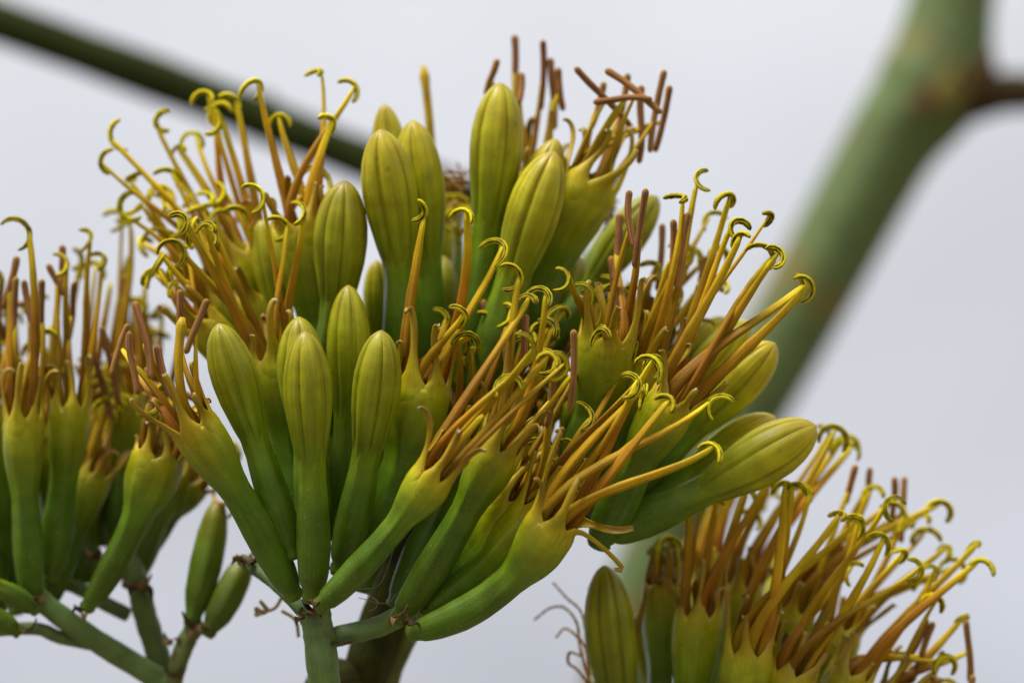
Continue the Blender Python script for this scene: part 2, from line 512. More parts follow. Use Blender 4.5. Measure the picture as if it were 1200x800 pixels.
def flower(par, base, mouth, w, bend=0, fil=(), tep=(), yel=0.7, val=1.0, neck=.6, teplen=54, spread=.16, nteps=6, ow=1.0,
           style=None, fval=1.0, fw=(12.5, 6.5), fz=0.0, fill=True):
    """open flower: ovary and tube, six narrow tepals, stamens with anthers
       fil: ('c', x, y[, open angle]) curled anther at pixel, ('r', x1, y1, x2, y2) straight anther, ('n', x, y) bare filament; optional dict z"""
    p0, p1 = P(*base), P(*mouth)
    zm = mouth[2]
    seed = rng.uniform(0, 50)
    R = w * PX * (1 + zm) / 2
    n = 52
    ts = np.linspace(0, 1, n)
    warp = lambda t: np.interp(t, [0, neck, 1], [0, .6, 1])
    ax = axis_pts(p0, p1, bend, ts)
    T, N, B = frames(ax)
    nth = 42
    th = np.linspace(0, 2 * pi, nth, endpoint=False)
    tw = rng.uniform(0, pi / 3)
    ph1, ph2 = rng.uniform(0, 6.28, 2)
    Ltot = np.linalg.norm(p1 - p0)
    V, cc, tuv = [], [], []
    rr = lambda t, a: R * FLO_R(warp(t)) * (ow + (1 - ow) * sstep(.40, .82, warp(t))) * (1 + .085 * (1 - 2 * np.abs(np.sin(3 * (a - tw) + .25 * np.sin(4 * t + ph1))) ** .65) * np.exp(-((warp(t) - .62) / .25) ** 2)) * \
        (1 + .03 * np.sin(2 * a + ph1 + 5 * t) + .02 * np.sin(7 * t + ph2 + a))
    tcol = lambda t: body_colors(np.atleast_1d(t), neck + .11, yel, val)
    for i in range(n):
        r = rr(ts[i], th)
        V.append(ax[i] + np.outer(cos_(th) * r, N[i]) + np.outer(sin_(th) * r, B[i]))
        cc.append(np.repeat(tcol(ts[i]), nth, 0))
        tuv.append(np.stack([np.full(nth, ts[i] * Ltot), np.minimum(th, 2 * pi - th) / pi, np.full(nth, seed)], 1))
    # throat: the wall turns inwards and down to a floor
    for f, dpt in ((.86, .0), (.72, .06), (.5, .12), (.2, .14)):
        r = rr(1.0, th) * f
        V.append(ax[-1] - T[-1] * dpt * Ltot * .5 + np.outer(cos_(th) * r, N[-1]) + np.outer(sin_(th) * r, B[-1]))
        cc.append(np.repeat(tcol(1.0) * .9, nth, 0)); tuv.append(tuv[n - 1])
    V = np.vstack(V); cc = np.vstack(cc); tuv = np.vstack(tuv)
    m = n + 4
    F = grid_faces(m, nth, True)
    F.append(tuple(range(nth))[::-1]); F.append(tuple((m - 1) * nth + j for j in range(nth)))
    fo = make_obj('flower', V, F, M_BODY, par, p0, cc, tuv)
    A, Nn, Bb = T[-1], N[-1], B[-1]
    ring = [unit(cos(tw + k * pi / 3) * Nn + sin(tw + k * pi / 3) * Bb) for k in range(6)]

    def assign(points):
        """which of the six places round the mouth each given target belongs to"""
        free = list(range(6)); out = {}
        for q in points:
            d = q - p1
            d = d - A * np.dot(d, A)
            d = unit(d) if np.linalg.norm(d) > 1e-6 else -FWD
            k = max(free, key=lambda i: np.dot(ring[i], d) + .15 * np.dot(ring[i], -FWD)) if free else None
            if k is None: break
            free.remove(k); out[k] = q
        return out

    tips = []
    for q in tep:
        tips.append(P(q[0], q[1], q[2] if len(q) > 2 else zm - .003))
    ta = assign(tips)
    for k in range(6):
        if k >= nteps and k not in ta: continue
        Mk = ax[-1] + ring[k] * rr(1.0, tw + k * pi / 3)
        Lk = teplen * PX * rng.uniform(.75, 1.15)
        if k in ta: tp = ta[k]
        else: tp = Mk + unit(A + ring[k] * (spread + rng.uniform(-.2, .3)) + .12 * rng.normal(size=3)) * Lk
        Lk = np.linalg.norm(tp - Mk)
        wd = unit(np.cross(A, ring[k]))
        # along the tube wall, then free
        tb = np.linspace(.80, 1.0, 9)
        bp = axis_pts(p0, p1, bend, tb)
        j = np.clip((tb * (n - 1)).astype(int), 0, n - 1)
        wall = np.array([bp[i] + unit(cos(tw + k * pi / 3) * N[j[i]] + sin(tw + k * pi / 3) * B[j[i]]) * (rr(tb[i], tw + k * pi / 3) - .0014 + .00135 * sstep(.8, .99, tb[i])) for i in range(9)])
        free_wob = rng.normal(size=3) * Lk * .10
        hook = rng.choice([-1, 1]) * rng.uniform(.05, .22) * Lk
        s = np.linspace(0, 1, 15)[1:]
        curlp = unit(ring[k] * rng.choice([-1, 1], p=[.35, .65]) - A * rng.uniform(.0, .8)) * Lk * rng.uniform(.05, .2)
        free = bez([Mk + ring[k] * .0002, Mk + A * Lk * .35 - ring[k] * .0004, tp - A * Lk * .2 + ring[k] * hook + free_wob, tp + A * Lk * .08, tp + curlp], s)
        cen = np.vstack([wall, free])
        hw = R * .58
        wid = np.concatenate([hw * np.interp(tb, [.8, .9, 1.0], [.5, .8, .92]), np.interp(s, [0, .12, .3, .55, .85, 1], [hw * .86, hw * .42, hw * .20, 4.4 * PX, 3.4 * PX, 1.8 * PX])])
        ch = np.concatenate([np.full(9, .40), np.interp(s, [0, .2, .4, 1], [.40, .5, .8, .9])])
        thk = np.concatenate([np.full(9, .0004), np.interp(s, [0, .3, 1], [.0005, .00035, .00028])])
        ct = np.vstack([tcol(t_) for t_ in tb])
        yk = np.array((0.36, 0.225, 0.006)) * val
        dry = rng.uniform(.2, 1.0)
        tipc = np.array((0.30, 0.15, 0.012)) * dry + np.array((0.34, 0.28, 0.02)) * (1 - dry)
        cf = ramp(s, [(0, ct[-1]), (.35, yk), (.85, tipc * val), (.96, np.array((.30, .19, .03))), (1, np.array((.52, .47, .32)) if rng.uniform() < .4 else (.25, .14, .04))])
        strap('tepal', cen, wid, thk, wd, ring[k], fo, np.vstack([ct, cf]), ch, seed=seed)
    # stamens
    specs = []
    for f in fil:
        kind = f[0]
        opt = f[-1] if isinstance(f[-1], dict) else {}
        if kind == 'n' and rng.uniform() < .65: kind = 'c'
        g = [q for q in f[1:] if not isinstance(q, dict)]
        z = zm + fz + opt.get('z', rng.uniform(-.008, .010))
        if kind == 'r':
            zz = rng.uniform(-.002, .002)
            a, b = P(g[0], g[1], z + zz), P(g[2], g[3], z - zz)
            q = a * .45 + b * .55
            specs.append((kind, q, a, b, opt))
        else:
            q = P(g[0], g[1], z)
            specs.append((kind, q, g[2] if len(g) > 2 else None, None, opt))
    if fill and len(specs) < 6:
        have = [s_[1] for s_ in specs]
        Lm = np.mean([np.linalg.norm(q - p1) for q in have]) if have else 150 * PX
        dm = unit(np.mean([unit(q - p1) for q in have], axis=0)) if have else A
        kinds = [s_[0] for s_ in specs if s_[0] != 'n'] or ['c']
        for i in range(6 - len(specs)):
            dd = unit(.6 * dm + .4 * A + rng.normal(size=3) * .17)
            q = p1 + dd * Lm * rng.uniform(.75, 1.1) + FWD * .006
            kd = kinds[int(rng.integers(len(kinds)))]
            h = unit(dd * .4 + UP * rng.choice([-1, 1]) + rng.normal(size=3) * .35) * 40 * PX
            specs.append((kd, q, None if kd != 'r' else q - h, q + h, {}))
    fa = assign([s_[1] for s_ in specs[:6]])
    inv = {id(v): k for k, v in fa.items()}
    for s_ in specs:
        q = s_[1]
        k = inv.get(id(q), None)
        rd = ring[k] if k is not None else ring[int(rng.integers(6))]
        start = ax[-1] - A * .05 * Ltot + rd * R * .52
        fwv = s_[4].get('w', 1.0)
        filament(fo, start, unit(A + .15 * rd), q, fw[0] * fwv * rng.uniform(.88, 1.1), fw[1] * rng.uniform(.9, 1.1), fval)
        if s_[0] == 'c': curl(fo, q, A, s_[2], val=fval, R=s_[4].get('R'))
        elif s_[0] == 'r': rod(fo, s_[2], s_[3], val=fval, w=s_[4].get('rw', 10.0))
    if style is not None:
        q = P(style[0], style[1], zm + (style[2] if len(style) > 2 else 0))
        L = np.linalg.norm(q - p1)
        s = np.linspace(0, 1, 18)
        pts = bez([ax[-1] - A * .04 * Ltot, ax[-1] + A * L * .4, q], s)
        rad = PX * .5 * np.interp(s, [0, .5, .93, .96, .99, 1], [11, 10.5, 10.5, 18, 16, 6])
        V, F, tuv = tube_mesh(pts, rad, 8, seed=seed)
        c = ramp(np.clip(tuv[:, 0] / L, 0, 1), [(0, (.36, .27, .008)), (.9, (.46, .29, .008)), (1, (.50, .36, .01))]) * val
        make_obj('style', V, F, M_FIL, fo, p1, c, tuv)
    return fo

def stem(par, pts, cols=None, n=None, name='stem', noise=.04, nth=16, mat=None):
    """pts: (x, y, z, width px)"""
    raw = np.array([P(p[0], p[1], p[2]) for p in pts])
    n = n or 8 * len(pts)
    q = catmull(raw, n)
    wd = np.interp(np.linspace(0, len(pts) - 1, n), np.arange(len(pts)), [p[3] * (1 + p[2]) for p in pts]) * PX * .5
    wd = wd * (1 + noise * np.sin(np.arange(n) * 1.1 + rng.uniform(0, 6)) * .5 + noise * rng.normal(size=n) * .3)
    u_ = np.linspace(0, 1, n)
    wd = wd * (1 + .12 * np.exp(-((1 - u_) / .07) ** 2))
    V, F, tuv = tube_mesh(q, wd, nth, rng.uniform(.9, 1), seed=rng.uniform(0, 50))
    c0, c1 = cols if cols else ((0.07, 0.12, 0.02), (0.09, 0.14, 0.02))
    L = tuv[:, 0].max()
    c = ramp(tuv[:, 0] / L, [(0, c0), (1, c1)])
    return make_obj(name, V, F, mat or M_STEM, par, q[0], c, tuv)

def bracts(par, x, y, z, k=4, size=16):
    """dry brown scales sitting round a joint"""
    c0 = P(x, y, z)
    for i in range(k):
        a = 2 * pi * i / k + rng.uniform(-.5, .5)
        d = RIGHT * cos(a) - FWD * sin(a) * 1.0
        L = size * PX * rng.uniform(.8, 1.6)
        b = c0 + d * size * PX * .35 + UP * rng.uniform(-4, 4) * PX
        s = np.linspace(0, 1, 7)
        cen = bez([b, b + d * L * .5 + UP * L * .2, b + d * L * .6 + UP * L * rng.uniform(-.7, 1.1)], s)
        wid = L * .34 * np.interp(s, [0, .3, 1], [.9, 1, .08])
        cl = np.array((0.17, 0.10, 0.045)) * rng.uniform(.3, 1.5)
        strap('bract', cen, wid, np.full(7, .00025), unit(np.cross(UP, d)), d, par, np.repeat(cl[None], 7, 0), .5, M_DRY, na=5)

def fine_thread(par, pts, w=1.2, name='thread', cl=(.36, .33, .27)):
    q = catmull(np.array([P(*p) for p in pts]), 10 * len(pts))
    V, F, tuv = tube_mesh(q, np.full(len(q), w * PX * .5), 5)
    make_obj(name, V, F, M_DRY, par, q[0], np.repeat(np.array([cl]), len(V), 0), tuv)

def dry_flower(par, x, y, z, w, base, strands, sw=1.0, sc=1.0):
    """spent flower: shrunken tube and limp brown strands"""
    p0, p1 = P(*base), P(x, y, z)
    s = np.linspace(0, 1, 20)
    pts = axis_pts(p0, p1, 2, s)
    rad = w * PX * .5 * np.interp(s, [0, .06, .1, .25, .5, .75, .92, 1], [.4, .55, .5, .85, .98, .9, .66, .35])
    V, F, tuv = tube_mesh(pts, rad, 20, prof=lambda th: 1 + .06 * np.cos(6 * th), seed=rng.uniform(0, 9))
    L = tuv[:, 0].max()
    c = ramp(tuv[:, 0] / L, [(0, (.08, .14, .006)), (.6, (.11, .18, .008)), (.9, (.22, .23, .012)), (1, (.24, .19, .02))])
    o = make_obj('spent_flower', V, F, M_BODY, par, p0, c, tuv)
    for st in strands:
        q = catmull(np.array([P(a, b, z + rng.uniform(-.006, .006)) for a, b in st]), 8 * len(st))
        V, F, tuv = tube_mesh(q, np.linspace(8, 5.5, len(q)) * sw * PX * .5 * (1 + .2 * np.sin(np.arange(len(q)) * 1.7)), 7, .6, seed=rng.uniform(0, 9))
        k = rng.uniform(.7, 1.2) * sc
        make_obj('withered_filament', V, F, M_DRY, o, q[0], np.repeat(np.array([(.60 * k, .33 * k, .06 * k)]), len(V), 0), tuv)
    return o

# ------------------------------------------------------------------ ground (far below the frame)
def build_ground():
    m = bpy.data.materials.new('dry_soil')
    m.use_nodes = True
    nt, lk = m.node_tree.nodes, m.node_tree.links
    b = nt['Principled BSDF']; b.inputs['Roughness'].default_value = .95
    g = nt.new('ShaderNodeNewGeometry')
    n1 = nt.new('ShaderNodeTexNoise'); n1.inputs['Scale'].default_value = 1.3; n1.inputs['Detail'].default_value = 8
    lk.new(g.outputs['Position'], n1.inputs['Vector'])
    r = nt.new('ShaderNodeValToRGB')
    r.color_ramp.elements[0].position = .35; r.color_ramp.elements[0].color = (.055, .06, .028, 1)
    r.color_ramp.elements[1].position = .68; r.color_ramp.elements[1].color = (.17, .13, .085, 1)
    lk.new(n1.outputs['Fac'], r.inputs[0]); lk.new(r.outputs[0], b.inputs['Base Color'])
    bp = nt.new('ShaderNodeBump'); bp.inputs['Strength'].default_value = .6; bp.inputs['Distance'].default_value = .05
    lk.new(n1.outputs['Fac'], bp.inputs['Height']); lk.new(bp.outputs[0], b.inputs['Normal'])
    S, k = 1500.0, 60
    xs = np.sign(np.linspace(-1, 1, k)) * np.abs(np.linspace(-1, 1, k)) ** 4 * S
    V = [(x, y, .06 * sin(x * 1.3) * cos(y * .9) if abs(x) < 30 and abs(y) < 30 else 0.0) for x in xs for y in xs]
    o = make_obj('ground', V, [f[::-1] for f in grid_faces(k, k, False)], m, None, np.zeros(3))
    o['kind'] = 'structure'
build_ground()
# ------------------------------------------------------------------ thick stalk and bare branch, far out of focus
def build_stalk():
    m = plant_mat('stalk_skin', rough=.6, streak=.12, blot=.2, bump=.3, sss=0.03, streak_scale=(3, 3, 7))
    nt, lk = m.node_tree.nodes, m.node_tree.links
    b = nt['Principled BSDF']
    src = b.inputs['Base Color'].links[0].from_socket
    g = nt.new('ShaderNodeNewGeometry')
    n = nt.new('ShaderNodeTexNoise'); n.inputs['Scale'].default_value = 30; n.inputs['Detail'].default_value = 4
    lk.new(g.outputs['Position'], n.inputs['Vector'])
    r = nt.new('ShaderNodeMapRange'); r.inputs['From Min'].default_value = .50; r.inputs['From Max'].default_value = .64; r.inputs['To Max'].default_value = .55
    lk.new(n.outputs['Fac'], r.inputs['Value'])
    mx = nt.new('ShaderNodeMix'); mx.data_type = 'RGBA'
    lk.new(r.outputs[0], mx.inputs['Factor']); lk.new(src, mx.inputs[6]); mx.inputs[7].default_value = (.22, .13, .02, 1)
    lk.new(mx.outputs[2], b.inputs['Base Color'])
    z = .75
    pts = [(250, 6200, z, 150), (300, 2500, z, 130), (640, 1250, z, 112), (722, 860, z, 100), (775, 655, z, 100), (938, 360, z, 102), (1040, 175, z, 108), (1092, 98, z, 132), (1116, 0, z, 100), (1140, -140, z, 84), (1165, -500, z, 76)]
    raw = np.array([P(p[0], p[1], p[2]) for p in pts])
    q = catmull(raw, 90)
    wd = np.interp(np.linspace(0, len(pts) - 1, 90), np.arange(len(pts)), [p[3] * (1 + z) for p in pts]) * PX * .5
    V, F, tuv = tube_mesh(q, wd, 28, seed=3.0)
    L = tuv[:, 0].max()
    c = ramp(tuv[:, 0] / L, [(0, (.095, .135, .042)), (1, (.10, .14, .042))])
    base = q[0]
    e = empty('flower_stalk', base, 'thick grey-green flower stalk with rusty yellow patches and a side branch, blurred behind the flowers', 'stalk')
    make_obj('stem', V, F, m, e, base, c, tuv)
    # node collar, dry scales and the side branch leaving it to the right
    old = stem(e, [(1100, 122, z - .005, 74), (1140, 114, z - .01, 62), (1180, 108, z - .02, 52), (1250, 100, z - .02, 46), (1400, 30, z, 36)], ((.045, .028, .012), (.035, .035, .012)), name='side_branch', mat=M_BARK)
    for (x, y, s, cl) in ((1082, 116, 26, (.15, .085, .04)), (1116, 104, 38, (.17, .13, .035)), (1150, 92, 40, (.09, .05, .02))):
        c0 = P(x, y, z - .05)
        sx = np.linspace(0, 1, 8)
        d = unit(RIGHT * .3 + UP * .9 - FWD * .35)
        cen = bez([c0 - UP * s * PX, c0, c0 + d * s * PX * 1.6], sx)
        strap('bract', cen, s * PX * np.interp(sx, [0, .4, 1], [1, 1, .1]), np.full(8, .0012), RIGHT * .95 + UP * .2, -FWD, e, np.repeat(np.array([cl]), 8, 0), .4, M_DRY)
build_stalk()

def build_branch():
    z = .6
    pts = [(868, 475, .84, 60), (800, 425, .80, 56), (700, 350, .72, 54), (600, 260, .64, 54), (500, 215, .6, 55), (412, 182, z, 56), (225, 108, z, 58), (0, 26, z, 57), (-250, -62, z, 50), (-480, -170, z, 40), (-620, -260, z, 26)]
    e = empty('bare_branch', P(*pts[0][:3]), 'bare dark green branch slanting across the sky behind the flowers', 'branch')
    stem(e, pts, ((.024, .032, .006), (.026, .034, .007)), n=80, nth=20, mat=M_BARK)
    for (x, y) in ((-120, -18), (-380, -120), (300, 138)):
        bracts(e, x, y - 26, z, 3, 40)
build_branch()

# ------------------------------------------------------------------ central cluster
C = empty('flower_cluster', P(380, 800, 0), 'big central agave flower cluster with many plump green buds and hooked yellow anthers', 'flower cluster')
STEMG = ((.12, .18, .06), (.13, .20, .05))
# peduncle and its forks
stem(C, [(600, 1500, .85, 46), (405, 1000, .12, 46), (386, 860, .02, 42), (380, 800, 0, 41), (374, 745, .0, 40), (368, 716, .002, 38)], STEMG)
stem(C, [(378, 752, .004, 26), (400, 744, .004, 27), (440, 735, .002, 27), (468, 722, .0, 28), (486, 716, .0, 30)], STEMG, name='stem_fork')
stem(C, [(600, 1400, .85, 60), (405, 900, .12, 56), (425, 800, .055, 54), (445, 735, .045, 52), (470, 665, .04, 50), (500, 590, .04, 46), (540, 500, .045, 40), (560, 430, .05, 36)], ((.05, .04, .014), (.05, .05, .012)), mat=M_BARK)
stem(C, [(440, 900, .09, 26), (455, 800, .06, 26), (475, 750, .05, 26), (520, 660, .045, 26), (600, 590, .045, 26), (690, 560, .045, 24)], ((.16, .17, .04), (.11, .16, .04)), name='stem_fork')
stem(C, [(470, 680, .045, 28), (455, 600, .055, 26), (440, 520, .06, 24), (400, 430, .065, 20)], name='stem_fork')
stem(C, [(560, 440, .05, 30), (590, 400, .06, 26), (620, 370, .06, 24)], name='stem_fork')
stem(C, [(362, 722, .002, 20), (340, 700, .006, 17), (318, 680, .012, 16), (296, 664, .02, 17), (284, 656, .024, 14)], ((.06, .11, .03), (.07, .10, .03)), name='stem_fork')

# -- front group
flower(C, (346, 700, -.002), (226, 497, -.022), 62, bend=4, yel=.75, val=1.0, neck=.60, ow=.86,
       tep=[(153, 468, -.03), (191, 440, -.034), (221, 428, -.026), (247, 470, -.012)],
       fil=[('r', 158, 353, 177, 444), ('r', 211, 339, 209, 437), ('r', 243, 350, 218, 415), ('r', 152, 388, 163, 462), ('r', 184, 405, 205, 470), ('r', 131, 440, 150, 380, {'z': .02})], style=(214, 372), fval=.9)
bud(C, (346, 654, -.006), (256, 379, -.014), 54, bend=-2, yel=.22, val=.92, neck=.46)
flower(C, (352, 650, .012), (318, 424, .012), 70, bend=3, yel=.5, val=.92, neck=.56, ow=.9,
       tep=[(322, 351, .002), (346, 362, .006), (291, 392, .004)],
       fil=[('c', 307, 226, 200, {'z': -.004}), ('c', 357, 246, 190, {'z': .0}), ('c', 336, 262, 200, {'z': .0}), ('c', 214, 252, 240, {'z': -.012}), ('c', 240, 262, 280, {'z': -.016}), ('c', 205, 282, 250, {'z': -.01}),
            ('c', 228, 258, 260, {'z': -.006}), ('c', 254, 276, 200, {'z': .002})], fw=(14, 7), teplen=58)
bud(C, (366, 706, -.01), (357, 388, -.022), 58, bend=4, yel=.30, twist=16, val=.92, neck=.47, ow=.94)
bud(C, (372, 660, .004), (350, 371, -.002), 58, bend=0, yel=.30, val=.92, neck=.47)
bud(C, (398, 650, .016), (408, 334, .008), 52, bend=4, yel=.30, val=.95, neck=.47)
bud(C, (398, 674, .0), (447, 387, -.012), 56, bend=7, yel=.30, twist=-20, val=.85, neck=.45)
bud(C, (452, 520, .06), (441, 305, .05), 38, bend=0, yel=.5, val=1.0, neck=.5)
flower(C, (428, 655, .012), (493, 450, .004), 76, bend=8, yel=.55, val=.85, neck=.56, ow=.88,
       tep=[(482, 357, -.004), (511, 381, -.006), (472, 400, -.002), (540, 402, .004)],
       fil=[('c', 497, 252, 160, {'z': -.006, 'w': 1.15}), ('c', 546, 246, 250, {'z': -.006, 'w': 1.1}), ('c', 590, 286, 220, {'z': -.004}), ('c', 545, 366, 200, {'z': -.012}), ('c', 524, 372, 200, {'z': .01}), ('c', 552, 392, 250, {'z': -.008})], fw=(15, 8), teplen=70)
flower(C, (372, 712, -.016), (508, 556, -.034), 54, bend=7, yel=.75, val=.95, neck=.66, ow=.86,
       tep=[(496, 478, -.040), (541, 500, -.044), (565, 526, -.044), (552, 540, -.030)],
       fil=[('c', 626, 408, 180, {'z': -.006}), ('c', 644, 414, 250, {'z': -.004}), ('c', 664, 424, 200, {'z': 0}), ('n', 566, 486), ('c', 622, 346, 240, {'z': .012}), ('n', 600, 440)], fw=(13, 7), teplen=55, fval=.95)
flower(C, (466, 728, -.006), (585, 528, -.018), 58, bend=3, yel=.55, val=.85, neck=.66, ow=.9,
       tep=[(612, 458, -.024), (640, 480, -.02), (575, 470, -.016)],
       fil=[('r', 607, 374, 590, 458), ('r', 616, 368, 612, 430), ('r', 672, 386, 668, 482), ('c', 609, 322, 200), ('c', 640, 340, 240), ('r', 652, 430, 640, 500)], fw=(13, 7), fval=.88)
# -- low right group
flower(C, (478, 742, -.010), (648, 612, -.024), 68, bend=24, yel=.72, val=1.0, neck=.62, ow=.72,
       tep=[(728, 668, -.026), (664, 505, -.022), (678, 562, -.034), (736, 618, -.03), (640, 560, -.01)],
       fil=[('c', 747, 444, 210, {'z': -.004}), ('c', 766, 420, 240, {'z': 0}), ('c', 786, 466, 230, {'z': -.006, 'w': 1.1}), ('c', 838, 522, 230, {'z': -.01}), ('c', 756, 452, 260, {'z': 0}), ('c', 832, 470, 320, {'z': .0})], fw=(15, 8), teplen=60)
flower(C, (488, 712, .004), (604, 592, -.004), 64, bend=4, yel=.6, val=1.15, neck=.5, ow=.8,
       tep=[(640, 530, -.008), (612, 520, -.01)], fil=[('n', 655, 520), ('r', 632, 470, 650, 560), ('c', 704, 384, 270, {'w': .8}), ('r', 660, 500, 644, 572), ('c', 744, 406, 250)], fval=.85)
flower(C, (496, 718, -.004), (626, 602, -.010), 58, bend=6, yel=.6, val=1.15, neck=.5, ow=.8,
       tep=[(690, 540, -.012), (655, 545, -.016)], fil=[('c', 770, 418, 250), ('n', 700, 500), ('c', 652, 418, 200), ('n', 690, 560)], fval=.95)
bud(C, (703, 628, .012), (956, 498, .004), 66, bend=8, yel=.75, twist=12, val=1.1, neck=.43, ow=.98)
bud(C, (712, 604, .03), (908, 488, .024), 52, bend=8, yel=.8, val=1.15, neck=.43)
bud(C, (708, 588, .028), (908, 402, .012), 58, bend=7, yel=.75, val=1.15, neck=.45)
bud(C, (700, 560, .05), (876, 376, .04), 46, bend=6, yel=.7, val=1.05, neck=.45)
bud(C, (690, 556, .056), (850, 372, .05), 40, bend=-4, yel=.7, val=1.05, neck=.45)
# -- right group
flower(C, (664, 590, .016), (712, 396, .000), 74, bend=4, yel=.5, val=.9, neck=.55,
       tep=[(747, 322, -.006), (762, 322, .004), (684, 352, -.002), (700, 330, .01)],
       fil=[('r', 738, 223, 742, 290), ('r', 757, 221, 743, 314), ('c', 692, 338, 220, {'z': -.008}), ('c', 666, 322, 200, {'z': -.008}), ('r', 726, 250, 720, 330, {'z': .012}), ('c', 705, 386, 270, {'z': -.012})], fw=(13, 7), fval=.88, teplen=70)
flower(C, (690, 610, .018), (764, 430, .006), 66, bend=2, yel=.6, val=.95, neck=.55,
       tep=[(800, 372, .0), (782, 386, -.006), (810, 400, .0)],
       fil=[('r', 789, 257, 783, 342), ('r', 807, 249, 793, 338), ('c', 817, 214, 20), ('c', 800, 230, 200), ('c', 856, 228, 240), ('c', 903, 250, 215)], fw=(13, 7), fval=.95)
flower(C, (700, 640, .008), (788, 470, -.008), 62, bend=-3, yel=.7, val=.95, neck=.55,
       tep=[(812, 404, -.012), (776, 412, -.014), (830, 450, -.006)],
       fil=[('c', 858, 262, 320, {'z': .0}), ('c', 869, 274, 270, {'z': -.004}), ('c', 914, 293, 215, {'z': -.004, 'w': 1.15}), ('c', 950, 330, 215, {'z': -.004, 'w': 1.15}), ('c', 906, 300, 190, {'z': .006}), ('c', 942, 334, 190, {'z': .004})], fw=(15, 8))
flower(C, (640, 560, .05), (760, 390, .045), 58, bend=2, yel=.6, val=.9, neck=.55,
       fil=[('r', 826, 300, 812, 370), ('r', 776, 262, 770, 340), ('n', 850, 330), ('n', 842, 290), ('c', 832, 250)], fval=.85)
# -- top group
bud(C, (478, 470, .05), (450, 122, .045), 44, bend=6, yel=.62, val=1.0, neck=.5)
bud(C, (470, 480, .03), (445, 152, .012), 64, bend=11, yel=.62, twist=18, val=1.0, neck=.48)
bud(C, (500, 480, .04), (483, 141, .030), 58, bend=9, yel=.62, twist=24, val=1.0, neck=.48)
bud(C, (545, 455, .035), (587, 97, .028), 62, bend=4, yel=.62, twist=-14, val=1.0, neck=.50)
bud(C, (560, 480, .024), (650, 178, .014), 62, bend=-6, yel=.66, twist=22, val=1.0, neck=.45)
bud(C, (585, 470, .036), (652, 163, .028), 56, bend=-10, yel=.66, val=1.0, neck=.45)
bud(C, (640, 420, .05), (770, 230, .05), 50, bend=-4, yel=.25, val=.85, neck=.40)
flower(C, (590, 440, .045), (690, 212, .032), 76, bend=-4, yel=.62, val=1.0, neck=.52,
       tep=[(714, 152, .024), (745, 172, .022), (684, 152, .036), (738, 152, .03)],
       fil=[('r', 674, 79, 740, 148, {'z': -.004}), ('r', 709, 82, 775, 133, {'z': -.008}), ('r', 695, 120, 764, 116, {'z': -.01}), ('r', 708, 96, 692, 152), ('r', 736, 86, 724, 172), ('r', 779, 82, 762, 180),
            ('r', 752, 100, 749, 192), ('r', 785, 100, 767, 178)], fw=(13, 7), teplen=70)
flower(C, (575, 430, .06), (618, 208, .055), 66, bend=0, yel=.6, val=1.0, neck=.52,
       tep=[(652, 128, .05), (628, 132, .06)],
       fil=[('r', 603, 41, 605, 116), ('r', 583, 69, 569, 112), ('r', 636, 47, 634, 130), ('r', 645, 68, 650, 152), ('r', 654, 79, 660, 130), ('r', 611, 85, 608, 124)], fw=(13, 7), fval=1.0)
flower(C, (500, 480, .07), (508, 270, .07), 54, bend=0, yel=.7, val=1.0, neck=.52, fil=[('c', 524, 250), ('n', 520, 226), ('c', 545, 270)], style=(496, 77), teplen=40)
dry_flower(C, 532, 236, .09, 34, (520, 470, .09), [[(532 + 10 * sin(k * 2.1), 232)] + [(530 + 24 * sin(k * 1.7 + q * 1.9) * (.5 + .12 * q), 224 - 7 * q + 13 * cos(k * 1.3 + q * 2.3)) for q in range(4)] for k in range(8)], sw=.6, sc=.5)
dry_flower(C, 716, 262, .08, 30, (640, 420, .08), [[(712 + 8 * sin(k * 2.1), 258)] + [(708 + 20 * sin(k * 1.7 + q * 1.9) * (.5 + .12 * q), 244 - 6 * q + 15 * cos(k * 1.3 + q * 2.3)) for q in range(4)] for k in range(7)], sw=.6, sc=.5)
# -- upper left group
bud(C, (375, 500, .028), (404, 212, .016), 62, bend=4, yel=.42, val=.85, neck=.45)
flower(C, (392, 510, .036), (352, 268, .030), 72, bend=2, yel=.6, val=.95, neck=.55,
       tep=[(338, 205, .03), (372, 210, .024), (322, 232, .03)],
       fil=[('c', 302, 95, 240), ('c', 326, 134, 280), ('c', 376, 82, 215), ('c', 390, 140, 215), ('c', 417, 100, 215), ('n', 376, 200)], fw=(14, 7), fval=1.25)
flower(C, (350, 540, .055), (270, 305, .050), 66, bend=6, yel=.75, val=1.0, neck=.55,
       tep=[(238, 268, .045), (300, 262, .05)],
       fil=[('c', 118, 190, 0), ('c', 130, 162, 20), ('c', 184, 150, 30), ('c', 208, 172, 280), ('c', 229, 156, 250), ('c', 193, 238, 200)], fw=(13, 7), fval=1.35)
flower(C, (360, 540, .06), (292, 296, .055), 62, bend=4, yel=.75, val=1.0, neck=.55,
       tep=[(286, 236, .05), (262, 248, .05)],
       fil=[('c', 243, 108, 250), ('c', 276, 116, 230), ('c', 258, 138, 200), ('c', 252, 124, 300), ('c', 222, 225, 200), ('n', 250, 230)], fw=(13, 7), fval=1.35)
bud(C, (350, 500, .045), (305, 258, .04), 42, bend=4, yel=.4, val=1.0, neck=.45)
flower(C, (356, 560, .04), (238, 380, .028), 52, bend=8, yel=.7, val=.95, neck=.55,
       fil=[('c', 190, 300, 240), ('c', 180, 320, 300), ('n', 205, 330), ('c', 216, 290, 300)], fw=(12, 6.5), fval=1.2)
flower(C, (640, 600, .03), (690, 470, .02), 56, yel=.5, val=.85, neck=.6, fil=[('c', 720, 330, 220), ('c', 700, 352, 200), ('n', 730, 340), ('r', 716, 300, 724, 376)], fval=.85)
